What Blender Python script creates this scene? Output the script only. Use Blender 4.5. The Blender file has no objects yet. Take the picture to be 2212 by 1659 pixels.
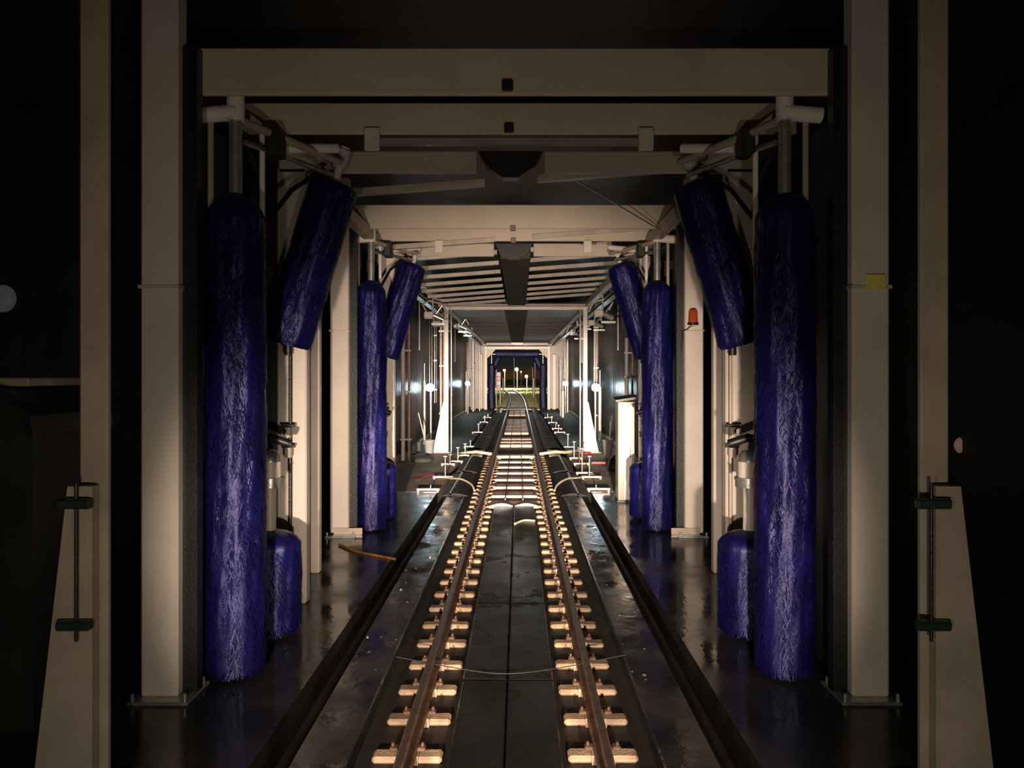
import bpy, math, random
from mathutils import Vector, Matrix
random.seed(7)
C = bpy.context.scene.collection
SC = bpy.context.scene
PI = math.pi
# ------------------------------------------------------------------ camera
K, CX, CY, CAMX, CAMZ = 1640.0, 1120.0, 808.0, 0.10, 2.77
cd = bpy.data.cameras.new('camera'); cam = bpy.data.objects.new('camera', cd); C.objects.link(cam)
cam.location = (CAMX, 0, CAMZ); cam.rotation_euler = (PI/2, 0, 0)
cd.sensor_fit = 'HORIZONTAL'; cd.sensor_width = 36; cd.lens = 36*K/2212
cd.shift_x = -(CX-1106)/2212; cd.shift_y = (CY-829.5)/2212
cd.clip_start = 0.05; cd.clip_end = 2000
SC.camera = cam
# ------------------------------------------------------------------ world
w = bpy.data.worlds.new('night'); SC.world = w; w.use_nodes = True
nt = w.node_tree; bg = nt.nodes['Background']
geo = nt.nodes.new('ShaderNodeTexCoord'); sep = nt.nodes.new('ShaderNodeSeparateXYZ')
nt.links.new(geo.outputs['Generated'], sep.inputs[0])
rp = nt.nodes.new('ShaderNodeValToRGB'); nt.links.new(sep.outputs['Z'], rp.inputs[0])
rp.color_ramp.elements[0].position = 0.0; rp.color_ramp.elements[0].color = (0.060, 0.026, 0.011, 1)
rp.color_ramp.elements[1].position = 0.012; rp.color_ramp.elements[1].color = (0.016, 0.018, 0.016, 1)
nt.links.new(rp.outputs[0], bg.inputs[0]); bg.inputs[1].default_value = 0.8
# ------------------------------------------------------------------ train headlights
WARM = (1.0, 0.80, 0.64)
def spot(name, x, y, z, power, size, pitch=0.0, yaw=0.0, col=WARM, r=0.09, blend=1.0):
    l = bpy.data.lights.new(name, 'SPOT'); l.energy = power; l.spot_size = math.radians(size); l.spot_blend = blend
    l.color = col; l.shadow_soft_size = r
    o = bpy.data.objects.new(name, l); C.objects.link(o); o.location = (x, y, z)
    o.rotation_euler = (PI/2 + math.radians(pitch), 0, math.radians(yaw)); return o
for s in (-1, 1):
    spot('headlight_flood', 0.85*s, 0.3, 1.25, 170, 125, pitch=3, yaw=-6*s, col=(1.0, 0.90, 0.70))
    spot('headlight_dipped', 0.85*s, 0.3, 1.25, 6000, 47, pitch=0.0, yaw=2*s)
    spot('headlight_main', 0.85*s, 0.3, 1.25, 74000, 17, pitch=0.0)
SC.view_settings.view_transform = 'Standard'; SC.view_settings.look = 'None'
SC.view_settings.gamma = 1; SC.view_settings.use_curve_mapping = False
SC.view_settings.exposure = 0.0
SC.cycles.max_bounces = 6; SC.cycles.sample_clamp_indirect = 3.0
SC.cycles.use_denoising = True

# ------------------------------------------------------------------ helpers
def WX(px, d): return (px-CX)*d/K + CAMX
def WZ(py, d): return CAMZ - (py-CY)*d/K

class MB:
    def __init__(s): s.v = []; s.f = []; s.sm = []
    def add(s, vs, fs, smooth=False):
        n = len(s.v); s.v += [tuple(v) for v in vs]
        s.f += [tuple(i+n for i in f) for f in fs]; s.sm += [smooth]*len(fs); return s
    def box(s, x0, x1, y0, y1, z0, z1, bev=0.0):
        x0, x1 = min(x0, x1), max(x0, x1); y0, y1 = min(y0, y1), max(y0, y1); z0, z1 = min(z0, z1), max(z0, z1)
        b = min(bev, (x1-x0)/3, (y1-y0)/3, (z1-z0)/3)
        if b <= 0:
            vs = [(x, y, z) for z in (z0, z1) for x, y in ((x0, y0), (x1, y0), (x1, y1), (x0, y1))]
            return s.add(vs, [(3,2,1,0), (4,5,6,7), (0,1,5,4), (1,2,6,5), (2,3,7,6), (3,0,4,7)])
        # chamfered box : three point groups per corner
        vs = []; idx = {}
        for i, x in enumerate((x0, x1)):
            for j, y in enumerate((y0, y1)):
                for k, z in enumerate((z0, z1)):
                    sx, sy, sz = (1-2*i)*b, (1-2*j)*b, (1-2*k)*b
                    for a, p in enumerate(((x, y+sy, z+sz), (x+sx, y, z+sz), (x+sx, y+sy, z))):
                        idx[(i, j, k, a)] = len(vs); vs.append(p)
        g = lambda i, j, k, a: idx[(i, j, k, a)]
        fs = [(g(0,0,0,0), g(0,0,1,0), g(0,1,1,0), g(0,1,0,0)), (g(1,0,0,0), g(1,1,0,0), g(1,1,1,0), g(1,0,1,0)),
              (g(0,0,0,1), g(1,0,0,1), g(1,0,1,1), g(0,0,1,1)), (g(0,1,0,1), g(0,1,1,1), g(1,1,1,1), g(1,1,0,1)),
              (g(0,0,0,2), g(0,1,0,2), g(1,1,0,2), g(1,0,0,2)), (g(0,0,1,2), g(1,0,1,2), g(1,1,1,2), g(0,1,1,2))]
        for j in (0, 1):
            for k in (0, 1): fs.append((g(0,j,k,1), g(1,j,k,1), g(1,j,k,2), g(0,j,k,2)))
        for i in (0, 1):
            for k in (0, 1): fs.append((g(i,0,k,0), g(i,1,k,0), g(i,1,k,2), g(i,0,k,2)))
            for j in (0, 1): fs.append((g(i,j,0,0), g(i,j,1,0), g(i,j,1,1), g(i,j,0,1)))
        for i in (0, 1):
            for j in (0, 1):
                for k in (0, 1): fs.append((g(i,j,k,0), g(i,j,k,1), g(i,j,k,2)))
        return s.add(vs, fs)
    def tube(s, p0, p1, r0, r1=None, n=12, caps=True):
        r1 = r0 if r1 is None else r1
        p0, p1 = Vector(p0), Vector(p1); d = (p1-p0).normalized()
        u = d.orthogonal().normalized(); v = d.cross(u)
        vs = []
        for p, r in ((p0, r0), (p1, r1)):
            for i in range(n):
                a = 2*PI*i/n; vs.append(p + u*math.cos(a)*r + v*math.sin(a)*r)
        s.add(vs, [(i, (i+1) % n, n+(i+1) % n, n+i) for i in range(n)], True)
        if caps: s.add(vs, [tuple(range(n-1, -1, -1)), tuple(range(n, 2*n))])
        return s
    def path(s, pts, r, n=8):
        pts = [Vector(p) for p in pts]; m = len(pts); rings = []; u = None
        for i, p in enumerate(pts):
            t = (pts[min(i+1, m-1)] - pts[max(i-1, 0)]).normalized()
            u = t.orthogonal().normalized() if u is None else (u - t*u.dot(t)).normalized()
            v = t.cross(u); rr = r[i] if isinstance(r, (list, tuple)) else r
            rings.append([p + u*math.cos(2*PI*k/n)*rr + v*math.sin(2*PI*k/n)*rr for k in range(n)])
        vs = [q for rg in rings for q in rg]; fs = []
        for i in range(m-1):
            for k in range(n): fs.append((i*n+k, i*n+(k+1) % n, (i+1)*n+(k+1) % n, (i+1)*n+k))
        s.add(vs, fs, True); s.add(rings[0], [tuple(range(n-1, -1, -1))]); s.add(rings[-1], [tuple(range(n))]); return s
    def lathe(s, prof, c=(0, 0, 0), n=24, axis='Z'):
        vs = []; c = Vector(c)
        for r, h in prof:
            for k in range(n):
                a = 2*PI*k/n
                q = {'Z': (r*math.cos(a), r*math.sin(a), h), 'X': (h, r*math.cos(a), r*math.sin(a)), 'Y': (r*math.sin(a), h, r*math.cos(a))}[axis]
                vs.append(c + Vector(q))
        fs = [(i*n+k, i*n+(k+1) % n, (i+1)*n+(k+1) % n, (i+1)*n+k) for i in range(len(prof)-1) for k in range(n)]
        return s.add(vs, fs, True)
    def prism(s, poly, y0, y1):            # poly in (x,z)
        n = len(poly); vs = [(x, y0, z) for x, z in poly] + [(x, y1, z) for x, z in poly]
        return s.add(vs, [tuple(range(n)), tuple(range(2*n-1, n-1, -1))] + [(i, n+i, n+(i+1) % n, (i+1) % n) for i in range(n)])
    def xform(s, M): s.v = [tuple(M @ Vector(v)) for v in s.v]; return s
    def build(s, name, m, parent=None, **kw):
        me = bpy.data.meshes.new(name); me.from_pydata(s.v, [], s.f)
        me.polygons.foreach_set('use_smooth', s.sm)
        me.materials.append(m); me.update()
        o = bpy.data.objects.new(name, me); C.objects.link(o)
        if parent: o.parent = parent; o.matrix_parent_inverse = Matrix.Translation(-Vector(parent.location))
        for k, v in kw.items(): o[k] = v
        return o
def B(*a, bev=0.0): return MB().box(*a, bev=bev)
def T(*a, **k): return MB().tube(*a, **k)
def thing(name, label, cat, loc=(0, 0, 0), group=None):
    o = bpy.data.objects.new(name, None); C.objects.link(o); o.location = loc; o.empty_display_size = 0.1
    o['label'] = label; o['category'] = cat
    if group: o['group'] = group
    return o
def tag(o, label, cat, group=None):
    o['label'] = label; o['category'] = cat
    if group: o['group'] = group
    return o
def struct(o, label=None):
    o['kind'] = 'structure'
    if label: o['label'] = label
    return o
def copy_tree(o, parent=None, loc=None):
    c = o.copy(); C.objects.link(c); c.parent = parent
    if loc is not None: c.location = loc
    for ch in list(o.children): copy_tree(ch, c)
    return c

def mat(name, col, rough=0.5, metal=0.0, var=0.25, scale=3.0, bump=0.0, bscale=40, emit=None, estr=0, rvar=0.0, stretch=(1, 1, 1), col2=None, spec=0.5, coat=0.0):
    m = bpy.data.materials.new(name); m.use_nodes = True; t = m.node_tree; p = t.nodes['Principled BSDF']
    p.inputs['Roughness'].default_value = rough; p.inputs['Metallic'].default_value = metal
    p.inputs['Specular IOR Level'].default_value = spec; p.inputs['Coat Weight'].default_value = coat
    p.inputs['Coat Roughness'].default_value = 0.12
    tc = t.nodes.new('ShaderNodeNewGeometry'); mp = t.nodes.new('ShaderNodeMapping'); t.links.new(tc.outputs['Position'], mp.inputs[0])
    mp.inputs['Scale'].default_value = stretch
    nz = t.nodes.new('ShaderNodeTexNoise'); nz.inputs['Scale'].default_value = scale; nz.inputs['Detail'].default_value = 6
    t.links.new(mp.outputs[0], nz.inputs[0])
    r = t.nodes.new('ShaderNodeValToRGB'); r.color_ramp.elements[0].position = 0.35; r.color_ramp.elements[1].position = 0.65
    c2 = col2 if col2 else tuple(c*(1-var) for c in col)
    r.color_ramp.elements[0].color = (*c2, 1); r.color_ramp.elements[1].color = (*[min(1, c*(1+var*0.3)) for c in col], 1)
    t.links.new(nz.outputs[0], r.inputs[0]); t.links.new(r.outputs[0], p.inputs['Base Color'])
    if rvar:
        mr = t.nodes.new('ShaderNodeMapRange'); mr.inputs['From Min'].default_value = 0.35; mr.inputs['From Max'].default_value = 0.65
        mr.inputs['To Min'].default_value = max(0.02, rough-rvar); mr.inputs['To Max'].default_value = rough+rvar
        n3 = t.nodes.new('ShaderNodeTexNoise'); n3.inputs['Scale'].default_value = scale*0.6; n3.inputs['Detail'].default_value = 5
        t.links.new(mp.outputs[0], n3.inputs[0]); t.links.new(n3.outputs[0], mr.inputs[0]); t.links.new(mr.outputs[0], p.inputs['Roughness'])
    if bump:
        n2 = t.nodes.new('ShaderNodeTexNoise'); n2.inputs['Scale'].default_value = bscale; n2.inputs['Detail'].default_value = 4
        t.links.new(mp.outputs[0], n2.inputs[0]); b = t.nodes.new('ShaderNodeBump'); b.inputs['Strength'].default_value = bump; b.inputs['Distance'].default_value = 0.02
        t.links.new(n2.outputs[0], b.inputs['Height']); t.links.new(b.outputs[0], p.inputs['Normal'])
    if emit: p.inputs['Emission Color'].default_value = (*emit, 1); p.inputs['Emission Strength'].default_value = estr
    return m
CREAM = mat('cream_paint', (0.60, 0.53, 0.46), 0.38, var=0.12, scale=1.2, bump=0.05)
CREAM_D = mat('beige_beam_paint', (0.50, 0.42, 0.33), 0.45, var=0.15, scale=0.8, bump=0.05)
TAN = mat('tan_paint', (0.42, 0.34, 0.26), 0.45, var=0.2, scale=2, bump=0.1)
DARK = mat('black_rubber', (0.012, 0.012, 0.012), 0.4, var=0.3, bump=0.2)
DGREEN = mat('dark_green_clamp', (0.012, 0.03, 0.02), 0.4)
DPANEL = mat('dark_panel', (0.018, 0.020, 0.016), 0.55, var=0.3, scale=1.5, bump=0.1, bscale=8)
STEEL = mat('galvanised_steel', (0.50, 0.50, 0.47), 0.32, metal=0.75, var=0.25, scale=8, bump=0.1)
STAIN = mat('wet_stainless', (0.75, 0.70, 0.66), 0.22, metal=0.9, var=0.15, scale=8)
PVC = mat('pale_pipe', (0.78, 0.72, 0.66), 0.25, var=0.12, scale=4)
PINKP = mat('rusty_pipe', (0.55, 0.30, 0.22), 0.35, var=0.3, scale=6)
BLUE = mat('blue_bristle', (0.006, 0.0055, 0.066), 0.40, var=0.5, scale=5, bump=0.22, bscale=110, stretch=(1, 1, 0.35), spec=0.55)
BLUE.node_tree.nodes['Principled BSDF'].inputs['Specular Tint'].default_value = (0.55, 0.55, 1.0, 1)
NAVY = mat('navy_bristle', (0.004, 0.006, 0.055), 0.5, var=0.4, scale=9, bump=0.6, bscale=50)
RUSTR = mat('rail_side', (0.10, 0.05, 0.028), 0.55, var=0.4, scale=9, bump=0.3)
RAILT = mat('rail_head', (0.16, 0.12, 0.10), 0.32, metal=0.8, var=0.25, scale=9)
BLOCK = mat('sleeper_block', (0.36, 0.245, 0.155), 0.6, var=0.45, scale=5, bump=0.4)
WETFLOOR = mat('wet_concrete', (0.032, 0.030, 0.026), 0.19, var=0.5, scale=1.3, bump=0.16, bscale=6, rvar=0.16, spec=0.35)
WETSTRIP = mat('wet_kerb_concrete', (0.026, 0.024, 0.021), 0.20, var=0.5, scale=2.2, bump=0.22, bscale=7, rvar=0.17, spec=0.35)
PITCOVER = mat('pit_cover_rubber', (0.009, 0.009, 0.007), 0.36, var=0.4, scale=2.0, bump=0.3, bscale=20, rvar=0.14, spec=0.25)
TRENCH = mat('trench_dark', (0.014, 0.010, 0.008), 0.6, var=0.4, bump=0.3)
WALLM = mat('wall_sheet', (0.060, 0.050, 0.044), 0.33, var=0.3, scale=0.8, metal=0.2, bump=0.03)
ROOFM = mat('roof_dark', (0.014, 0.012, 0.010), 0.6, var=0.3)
CEILP = mat('ceiling_panel', (0.34, 0.285, 0.25), 0.9, spec=0.05, var=0.15, scale=1.0)
PURL = mat('purlin', (0.42, 0.36, 0.30), 0.5, var=0.2)
OLIVE = mat('ceiling_duct', (0.085, 0.080, 0.052), 0.9, spec=0.05, var=0.2)
RUNG = mat('pale_grating_bar', (0.66, 0.47, 0.38), 0.35, var=0.2, scale=5)
PINKPL = mat('pit_plate', (0.60, 0.36, 0.26), 0.45, var=0.3, scale=4, bump=0.2)
PITB = mat('pit_brown', (0.20, 0.075, 0.05), 0.5, var=0.4, bump=0.3)
RED = mat('red_plastic', (0.65, 0.03, 0.02), 0.35)
ORANGE = mat('orange_beacon_lens', (0.42, 0.075, 0.02), 0.15, var=0.3, scale=30, emit=(0.8, 0.12, 0.02), estr=0.02)
YELLOW = mat('yellow_sticker', (0.75, 0.62, 0.12), 0.5, var=0.2, scale=30)
HOSEM = mat('beige_hose', (0.42, 0.35, 0.25), 0.4, var=0.3)
ORHOSE = mat('orange_hose', (0.17, 0.075, 0.018), 0.5, var=0.5, scale=6)
POSTW = mat('post_white', (0.95, 0.92, 0.88), 0.5, var=0.05)
WHITEP = mat('white_plastic', (0.62, 0.66, 0.66), 0.4, var=0.15)
COVERM = mat('cover_rubber', (0.016, 0.012, 0.010), 0.60, var=0.4, scale=2, bump=0.3, bscale=15, spec=0.12)
MATTE = mat('matte_platform', (0.42, 0.34, 0.28), 0.75, var=0.35, scale=1.5, bump=0.2, bscale=10, spec=0.15)
MATTE2 = mat('matte_dark_floor', (0.20, 0.19, 0.155), 0.65, var=0.4, scale=0.9, bump=0.2, bscale=8, spec=0.15)
GLOSSP = mat('glossy_black_tube', (0.02, 0.02, 0.02), 0.12)
GRASS = mat('grass', (0.58, 0.58, 0.22), 0.9, var=0.5, scale=1.2, bump=0.6, bscale=12)
GRAVEL = mat('gravel', (0.62, 0.63, 0.50), 0.9, var=0.5, scale=14, bump=0.8, bscale=25)
ASPH = mat('road', (0.22, 0.22, 0.18), 0.6, var=0.2)
LAMPW = mat('lamp_glass', (0.9, 1, 1), 0.3, emit=(0.62, 0.90, 1.0), estr=32)
STREETL = mat('street_lamp_glass', (1, 1, 1), 0.3, emit=(1.0, 0.96, 0.86), estr=25)
AMBERL = mat('amber_lamp_glass', (1, .8, .4), 0.3, emit=(1.0, 0.62, 0.25), estr=8)

# ================================================================== SETTING
FZ = -0.10           # floor level either side, rail top is 0
END = 63.0
# floors
for s, nm in ((-1, 'floor_side'), (1, 'floor_side')):
    struct(B(1.87*s, 6.5*s, -1, 18.5, FZ-0.4, FZ).build(nm, WETFLOOR))
    struct(B(1.87*s, 4.0*s, 18.5, 27.5, FZ-0.4, FZ+0.004).build('floor_platform', MATTE))
    struct(B(1.87*s, 4.0*s, 27.5, END, FZ-0.4, FZ).build('floor_far', MATTE2))
    o = struct(B(1.16*s, 1.58*s, -1, END, FZ-0.3, FZ+0.02, bev=0.015).build('kerb', WETSTRIP))
struct(B(-1.9, 1.9, -1, END, FZ-0.45, FZ-0.30).build('trench_floor', TRENCH))
tb = struct(B(-1.16, 1.16, -1, END, FZ-0.34, FZ-0.13).build('track_bed', TRENCH))
for k in range(5):           # cover plates between the rails, two abreast
    y0 = 4.80 + 2.42*k
    for s in (-1, 1):
        x0, x1 = (-0.43, -0.012) if s < 0 else (0.0, 0.43)
        zz = random.uniform(-0.006, 0.006)
        B(x0, x1, y0, y0+2.40, FZ-0.13, FZ-0.03+zz, bev=0.012).build('cover_plate', PITCOVER, tb)
# open pit section with pale bars
B(-0.56, 0.56, 16.95, 26.2, FZ-0.13, FZ-0.09).build('pit_lining', PITB, tb)
for k in range(7):
    y = 17.75 + 1.38*k
    if y > 26: break
    B(-0.54, 0.54, y, y+0.14, FZ-0.03, FZ+0.025, bev=0.02).build('grating_bar', RUNG, tb)
for s in (-1, 1): B(0.20*s-0.012, 0.20*s+0.012, 17.2, 26.2, FZ-0.09, FZ+0.05).build('grating_rail', DARK, tb)
# front lip of the pit: two humped black flaps
for s in (-1, 1):
    prof = [(0.02*s, FZ-0.08), (0.02*s, FZ-0.02)] + [(0.02*s+0.5*s*t, FZ-0.02+0.06*math.sin(PI*t)) for t in (0.15, .3, .5, .7, .85)] + [(0.54*s, FZ-0.02), (0.54*s, FZ-0.08)]
    MB().prism(prof, 16.65, 16.95).build('pit_flap', DARK, tb)
# far plates
for y0, y1, wd in ((31.0, 31.5, .66), (32.3, 33.0, .66), (33.8, 34.6, .66), (37.5, 39.2, .60), (39.6, 41.5, .60), (41.9, 44.5, .58), (45.0, 48.5, .58), (54.0, 56.5, .6), (57.0, 60.5, .6)):
    for a, b in ((-wd, -0.24), (-0.22, 0.22), (0.24, wd)):
        B(a, b, y0, y1, FZ-0.13, FZ-0.02, bev=0.02).build('pit_plate', PINKPL, tb)
# outboard covers over trenches beyond the second gantry (rounded black cover boards)
for s in (-1, 1):
    for y0, y1 in ((17.8, 21.6), (22.0, 25.9), (29.0, 33.5), (34.0, 40.0), (40.5, 47.0), (47.5, 55.0)):
        xs = [1.10+0.62*t/6 for t in range(7)]
        prof = [(xs[0]*s, FZ+0.0)] + [(x*s, FZ+0.02+0.055*math.sin(PI*i/6)) for i, x in enumerate(xs)] + [(xs[-1]*s, FZ)]
        t_ = MB().prism(prof, y0, y1).build('trench_cover', COVERM, tb)
        if y1 < 27: T((1.50*s, y0, FZ+0.06), (1.50*s, y1, FZ+0.06), 0.03, n=10).build('glint_tube', GLOSSP, t_)  # slim glossy tube added on the cover to catch a narrow glint
# walls with vertical corrugation
for s, nm in ((-1, 'wall_left'), (1, 'wall_right')):
    m = MB(); xs = 4.02*s
    y = 17.2; vs = []; pr = []
    while y < END:
        pr += [(0, y), (0, y+0.17), (0.035, y+0.20), (0.035, y+0.30)]; y += 0.33
    for dx, yy in pr: vs += [(xs+dx*s, yy, FZ), (xs+dx*s, yy, 6.3)]
    n = len(pr); m.add(vs, [(2*i, 2*i+1, 2*i+3, 2*i+2) for i in range(n-1)])
    m.box(xs+0.05*s, xs+0.25*s, 17.2, END, FZ, 6.3)
    struct(m.build(nm, WALLM))
    struct(B(3.86*s, 4.02*s, 17.2, END, FZ, 0.06, bev=0.02).build('baseboard_left' if s < 0 else 'baseboard_right', TAN))
# end wall around the exit
ew = MB().box(-4.3, -2.62, END, END+0.3, FZ, 6.3).box(2.62, 4.3, END, END+0.3, FZ, 6.3).box(-2.62, 2.62, END, END+0.3, 5.15, 6.3)
struct(ew.build('wall_end', WALLM))
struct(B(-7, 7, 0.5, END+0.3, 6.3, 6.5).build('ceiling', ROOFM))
# added dark side walls, with the roof hiding the sky before the hall
for s_, nm in ((-1, 'added_dark_wall_left'), (1, 'added_dark_wall_right')):
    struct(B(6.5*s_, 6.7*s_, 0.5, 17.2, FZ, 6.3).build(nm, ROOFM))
    struct(B(4.27*s_, 6.5*s_, 17.2, 17.4, FZ, 6.3).build('added_dark_step', ROOFM))
# ceiling panels in the far hall
for k in range(12):
    y0 = 28.3+2.9*k
    for s in (-1, 1):
        struct(B(0.46*s, 2.56*s, y0, min(y0+2.88, END), 5.36, 5.42, bev=0.01).build('ceiling_panel', CEILP))
# purlins (slightly falling to one side)
root = struct(B(-3.6, 3.6, 9.6, 9.7, 6.2, 6.3).build('ceiling_batten', ROOFM))
k = 0; y = 10.3
while y < 28:
    for s in (-1, 1):
        a, b = (0.36*s, 2.75*s)
        pz = lambda x: 5.36+0.075*x
        x0, x1 = min(a, b), max(a, b)
        m = MB().prism([(x0, pz(x0)), (x1, pz(x1)), (x1, pz(x1)+0.09), (x0, pz(x0)+0.09)], y, y+0.12)
        m.build('purlin', PURL, root)
    y += 1.52 if y > 11 else 4.4
struct(B(-0.30, 0.36, 16.6, 28.2, 5.30, 5.50, bev=0.02).build('ceiling_duct_near', OLIVE))
struct(B(-0.44, 0.46, 28.2, END, 5.28, 5.50, bev=0.02).build('ceiling_duct_far', OLIVE))
struct(B(-2.6, 2.6, 27.95, 28.25, 5.22, 5.36, bev=0.01).build('trim_1', TAN))
for s in (-1, 1):
    struct(B(2.56*s, 2.76*s, 12.0, END, 5.24, 5.44, bev=0.02).build('trim_2' if s < 0 else 'trim_3', TAN))
    m = B(2.86*s, 3.10*s, 17.5, END, 5.10, 5.14)
    m.box(2.86*s, 2.88*s, 17.5, END, 5.10, 5.22); m.box(3.08*s, 3.10*s, 17.5, END, 5.10, 5.22)
    tr = m.build('cable_tray', STEEL); tag(tr, 'long steel cable tray under the ceiling on the ' + ('white bucket' if s < 0 else 'control cabinet') + ' side', 'cable tray', None)
    for j in range(9): T((2.98*s, 19+4.7*j, 5.12), (2.98*s, 19+4.7*j, 6.3), 0.012, n=6).build('hanger', STEEL, tr)
    for j in range(4):
        T(((2.91+0.05*j)*s, 17.5, 5.16), ((2.91+0.05*j)*s, END-0.1, 5.16), 0.016, n=6).build('cable', DARK, tr)

# ================================================================== RAILS
def rail_profile():
    return [(-0.07, -0.155), (0.07, -0.155), (0.07, -0.142), (0.012, -0.125), (0.012, -0.045), (0.036, -0.035), (0.036, -0.004), (0.028, 0.0),
            (-0.028, 0.0), (-0.036, -0.004), (-0.036, -0.035), (-0.012, -0.045), (-0.012, -0.125), (-0.07, -0.142)]
def curve_x(y): return 0.0 if y < 72 else -0.00040*(y-72)**2
ys = [-1, 16, 40, 62] + [72+4*i for i in range(18)]
for s in (-1, 1):
    root = thing('rail', 'rusty steel running rail nearer the ' + ('beacon column' if s > 0 else 'white bucket') + ', on sleeper blocks', 'rail', (0.752*s, 5, -0.16))
    m = MB(); pr = rail_profile(); n = len(pr); vs = []
    for y in ys: vs += [(0.752*s+curve_x(y)+a, y, b) for a, b in pr]
    m.add(vs, [(i*n+k, i*n+(k+1) % n, (i+1)*n+(k+1) % n, (i+1)*n+k) for i in range(len(ys)-1) for k in range(n)])
    m.build('rail_web', RUSTR, root)
    m = MB(); vs = []
    for y in ys: vs += [(0.752*s+curve_x(y)-0.022, y, 0.0015), (0.752*s+curve_x(y)+0.022, y, 0.0015)]
    m.add(vs, [(2*i, 2*i+1, 2*i+3, 2*i+2) for i in range(len(ys)-1)]); m.build('polished_running_band', RAILT, root, label='polished strip on top of the rail')
    proto = None
    for k in range(38):
        y = 4.67+0.618*k
        zt = FZ-0.072
        if proto is None:
            m = MB().box(-0.27, -0.075, -0.075, 0.075, FZ-0.13, zt, bev=0.02).box(0.075, 0.27, -0.075, 0.075, FZ-0.13, zt, bev=0.02).box(-0.09, 0.09, -0.09, 0.09, FZ-0.13, -0.156)
            proto = m.build('sleeper_block', BLOCK); blk = proto
            cl = MB()
            for q in (-1, 1): cl.box(0.075*q, 0.14*q, -0.035, 0.035, -0.15, -0.118, bev=0.008).tube((0.115*q, 0, -0.13), (0.115*q, 0, -0.09), 0.014, n=6)
            cpro = cl.build('rail_clip', RUSTR, blk, kind='stuff')
        else:
            blk = proto.copy(); C.objects.link(blk); c = cpro.copy(); C.objects.link(c); c.parent = blk; c.matrix_parent_inverse = Matrix()
        blk.parent = root; blk.matrix_parent_inverse = Matrix.Translation(-Vector(root.location))
        blk.location = (0.752*s + random.uniform(-.012, .012), y, random.uniform(-0.008, 0.004))
        cpro.matrix_parent_inverse = Matrix()

# ================================================================== BRUSHES
def bristle_mesh(R, L, n_strip=2600, dome=0.16, seed=1, ns=64):
    """brush along +Z from 0 to L, wet drooping bristles"""
    rnd = random.Random(seed); m = MB()
    nr = max(10, int(L/0.05)); vs = []
    ph = [rnd.uniform(0, 2*PI) for _ in range(8)]
    for i in range(nr+1):
        t = i/nr; z = t*L
        e = 1.0
        top = (L-z)/max(dome, 1e-3)
        if top < 1: e = math.sqrt(max(0.0, 1-(1-top)**2))*0.8+0.2*top + 0.12
        e = min(e, 1.0)
        if z < 0.05: e *= 0.90
        for k in range(ns):
            a = 2*PI*k/ns
            r = R*e*(0.93 + 0.035*math.sin(a*7+ph[0]+z*2.1)+0.022*math.sin(a*15+ph[1]-z*3.7)+0.012*math.sin(z*11+ph[2]+3*math.sin(a*3+ph[3]))+rnd.uniform(-0.008, 0.008))
            vs.append((r*math.cos(a), r*math.sin(a), z))
    fs = [(i*ns+k, i*ns+(k+1) % ns, (i+1)*ns+(k+1) % ns, (i+1)*ns+k) for i in range(nr) for k in range(ns)]
    m.add(vs, fs, True); m.add(vs[:ns], [tuple(range(ns-1, -1, -1))]); m.add(vs[-ns:], [tuple(range(ns))])
    for _ in range(n_strip):
        a = rnd.uniform(0, 2*PI); z = rnd.uniform(0.04, L-dome*0.6); tt = (L-z)/max(dome, 1e-3)
        rr = R*(min(1, .5+.5*tt)); l = rnd.uniform(0.06, 0.16); w_ = rnd.uniform(0.002, 0.006)
        da = rnd.uniform(-0.25, 0.25); o1 = rnd.uniform(0.96, 1.005); o2 = rnd.uniform(0.97, 1.03)
        z2 = max(0.0, z-l); am = a+da*0.5; ae = a+da
        P = [(rr*.92, a, z), (rr*o1, am, z-l*0.35), (rr*o2, ae, z2)]
        q = []
        for r_, a_, z_ in P:
            wa = w_/r_
            q += [(r_*math.cos(a_-wa), r_*math.sin(a_-wa), z_), (r_*math.cos(a_+wa), r_*math.sin(a_+wa), z_)]
        m.add(q, [(0, 1, 3, 2), (2, 3, 5, 4)], True)
    return m
def mesh_of(m, name, ma):
    me = bpy.data.meshes.new(name); me.from_pydata(m.v, [], m.f); me.polygons.foreach_set('use_smooth', m.sm); me.materials.append(ma); me.update(); return me
TALL = mesh_of(bristle_mesh(0.29, 4.58, 5200, 0.35), 'tall_bristles', BLUE)
TILT = mesh_of(bristle_mesh(0.30, 2.05, 2400, 0.12, 3), 'tilted_bristles', BLUE)
LOW = mesh_of(bristle_mesh(0.35, 1.12, 1700, 0.22, 5), 'low_bristles', BLUE)
def bris(me, parent, rot=None):
    o = bpy.data.objects.new('bristles', me); C.objects.link(o); o.parent = parent; o['kind'] = 'stuff'
    return o
WHICH = {('A', -1): 'nearest wash gantry, opposite the stickered column', ('A', 1): 'nearest wash gantry, beside the yellow stickered column',
         ('B', -1): 'second wash gantry, opposite the beacon column', ('B', 1): 'second wash gantry, beside the orange beacon column'}

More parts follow.
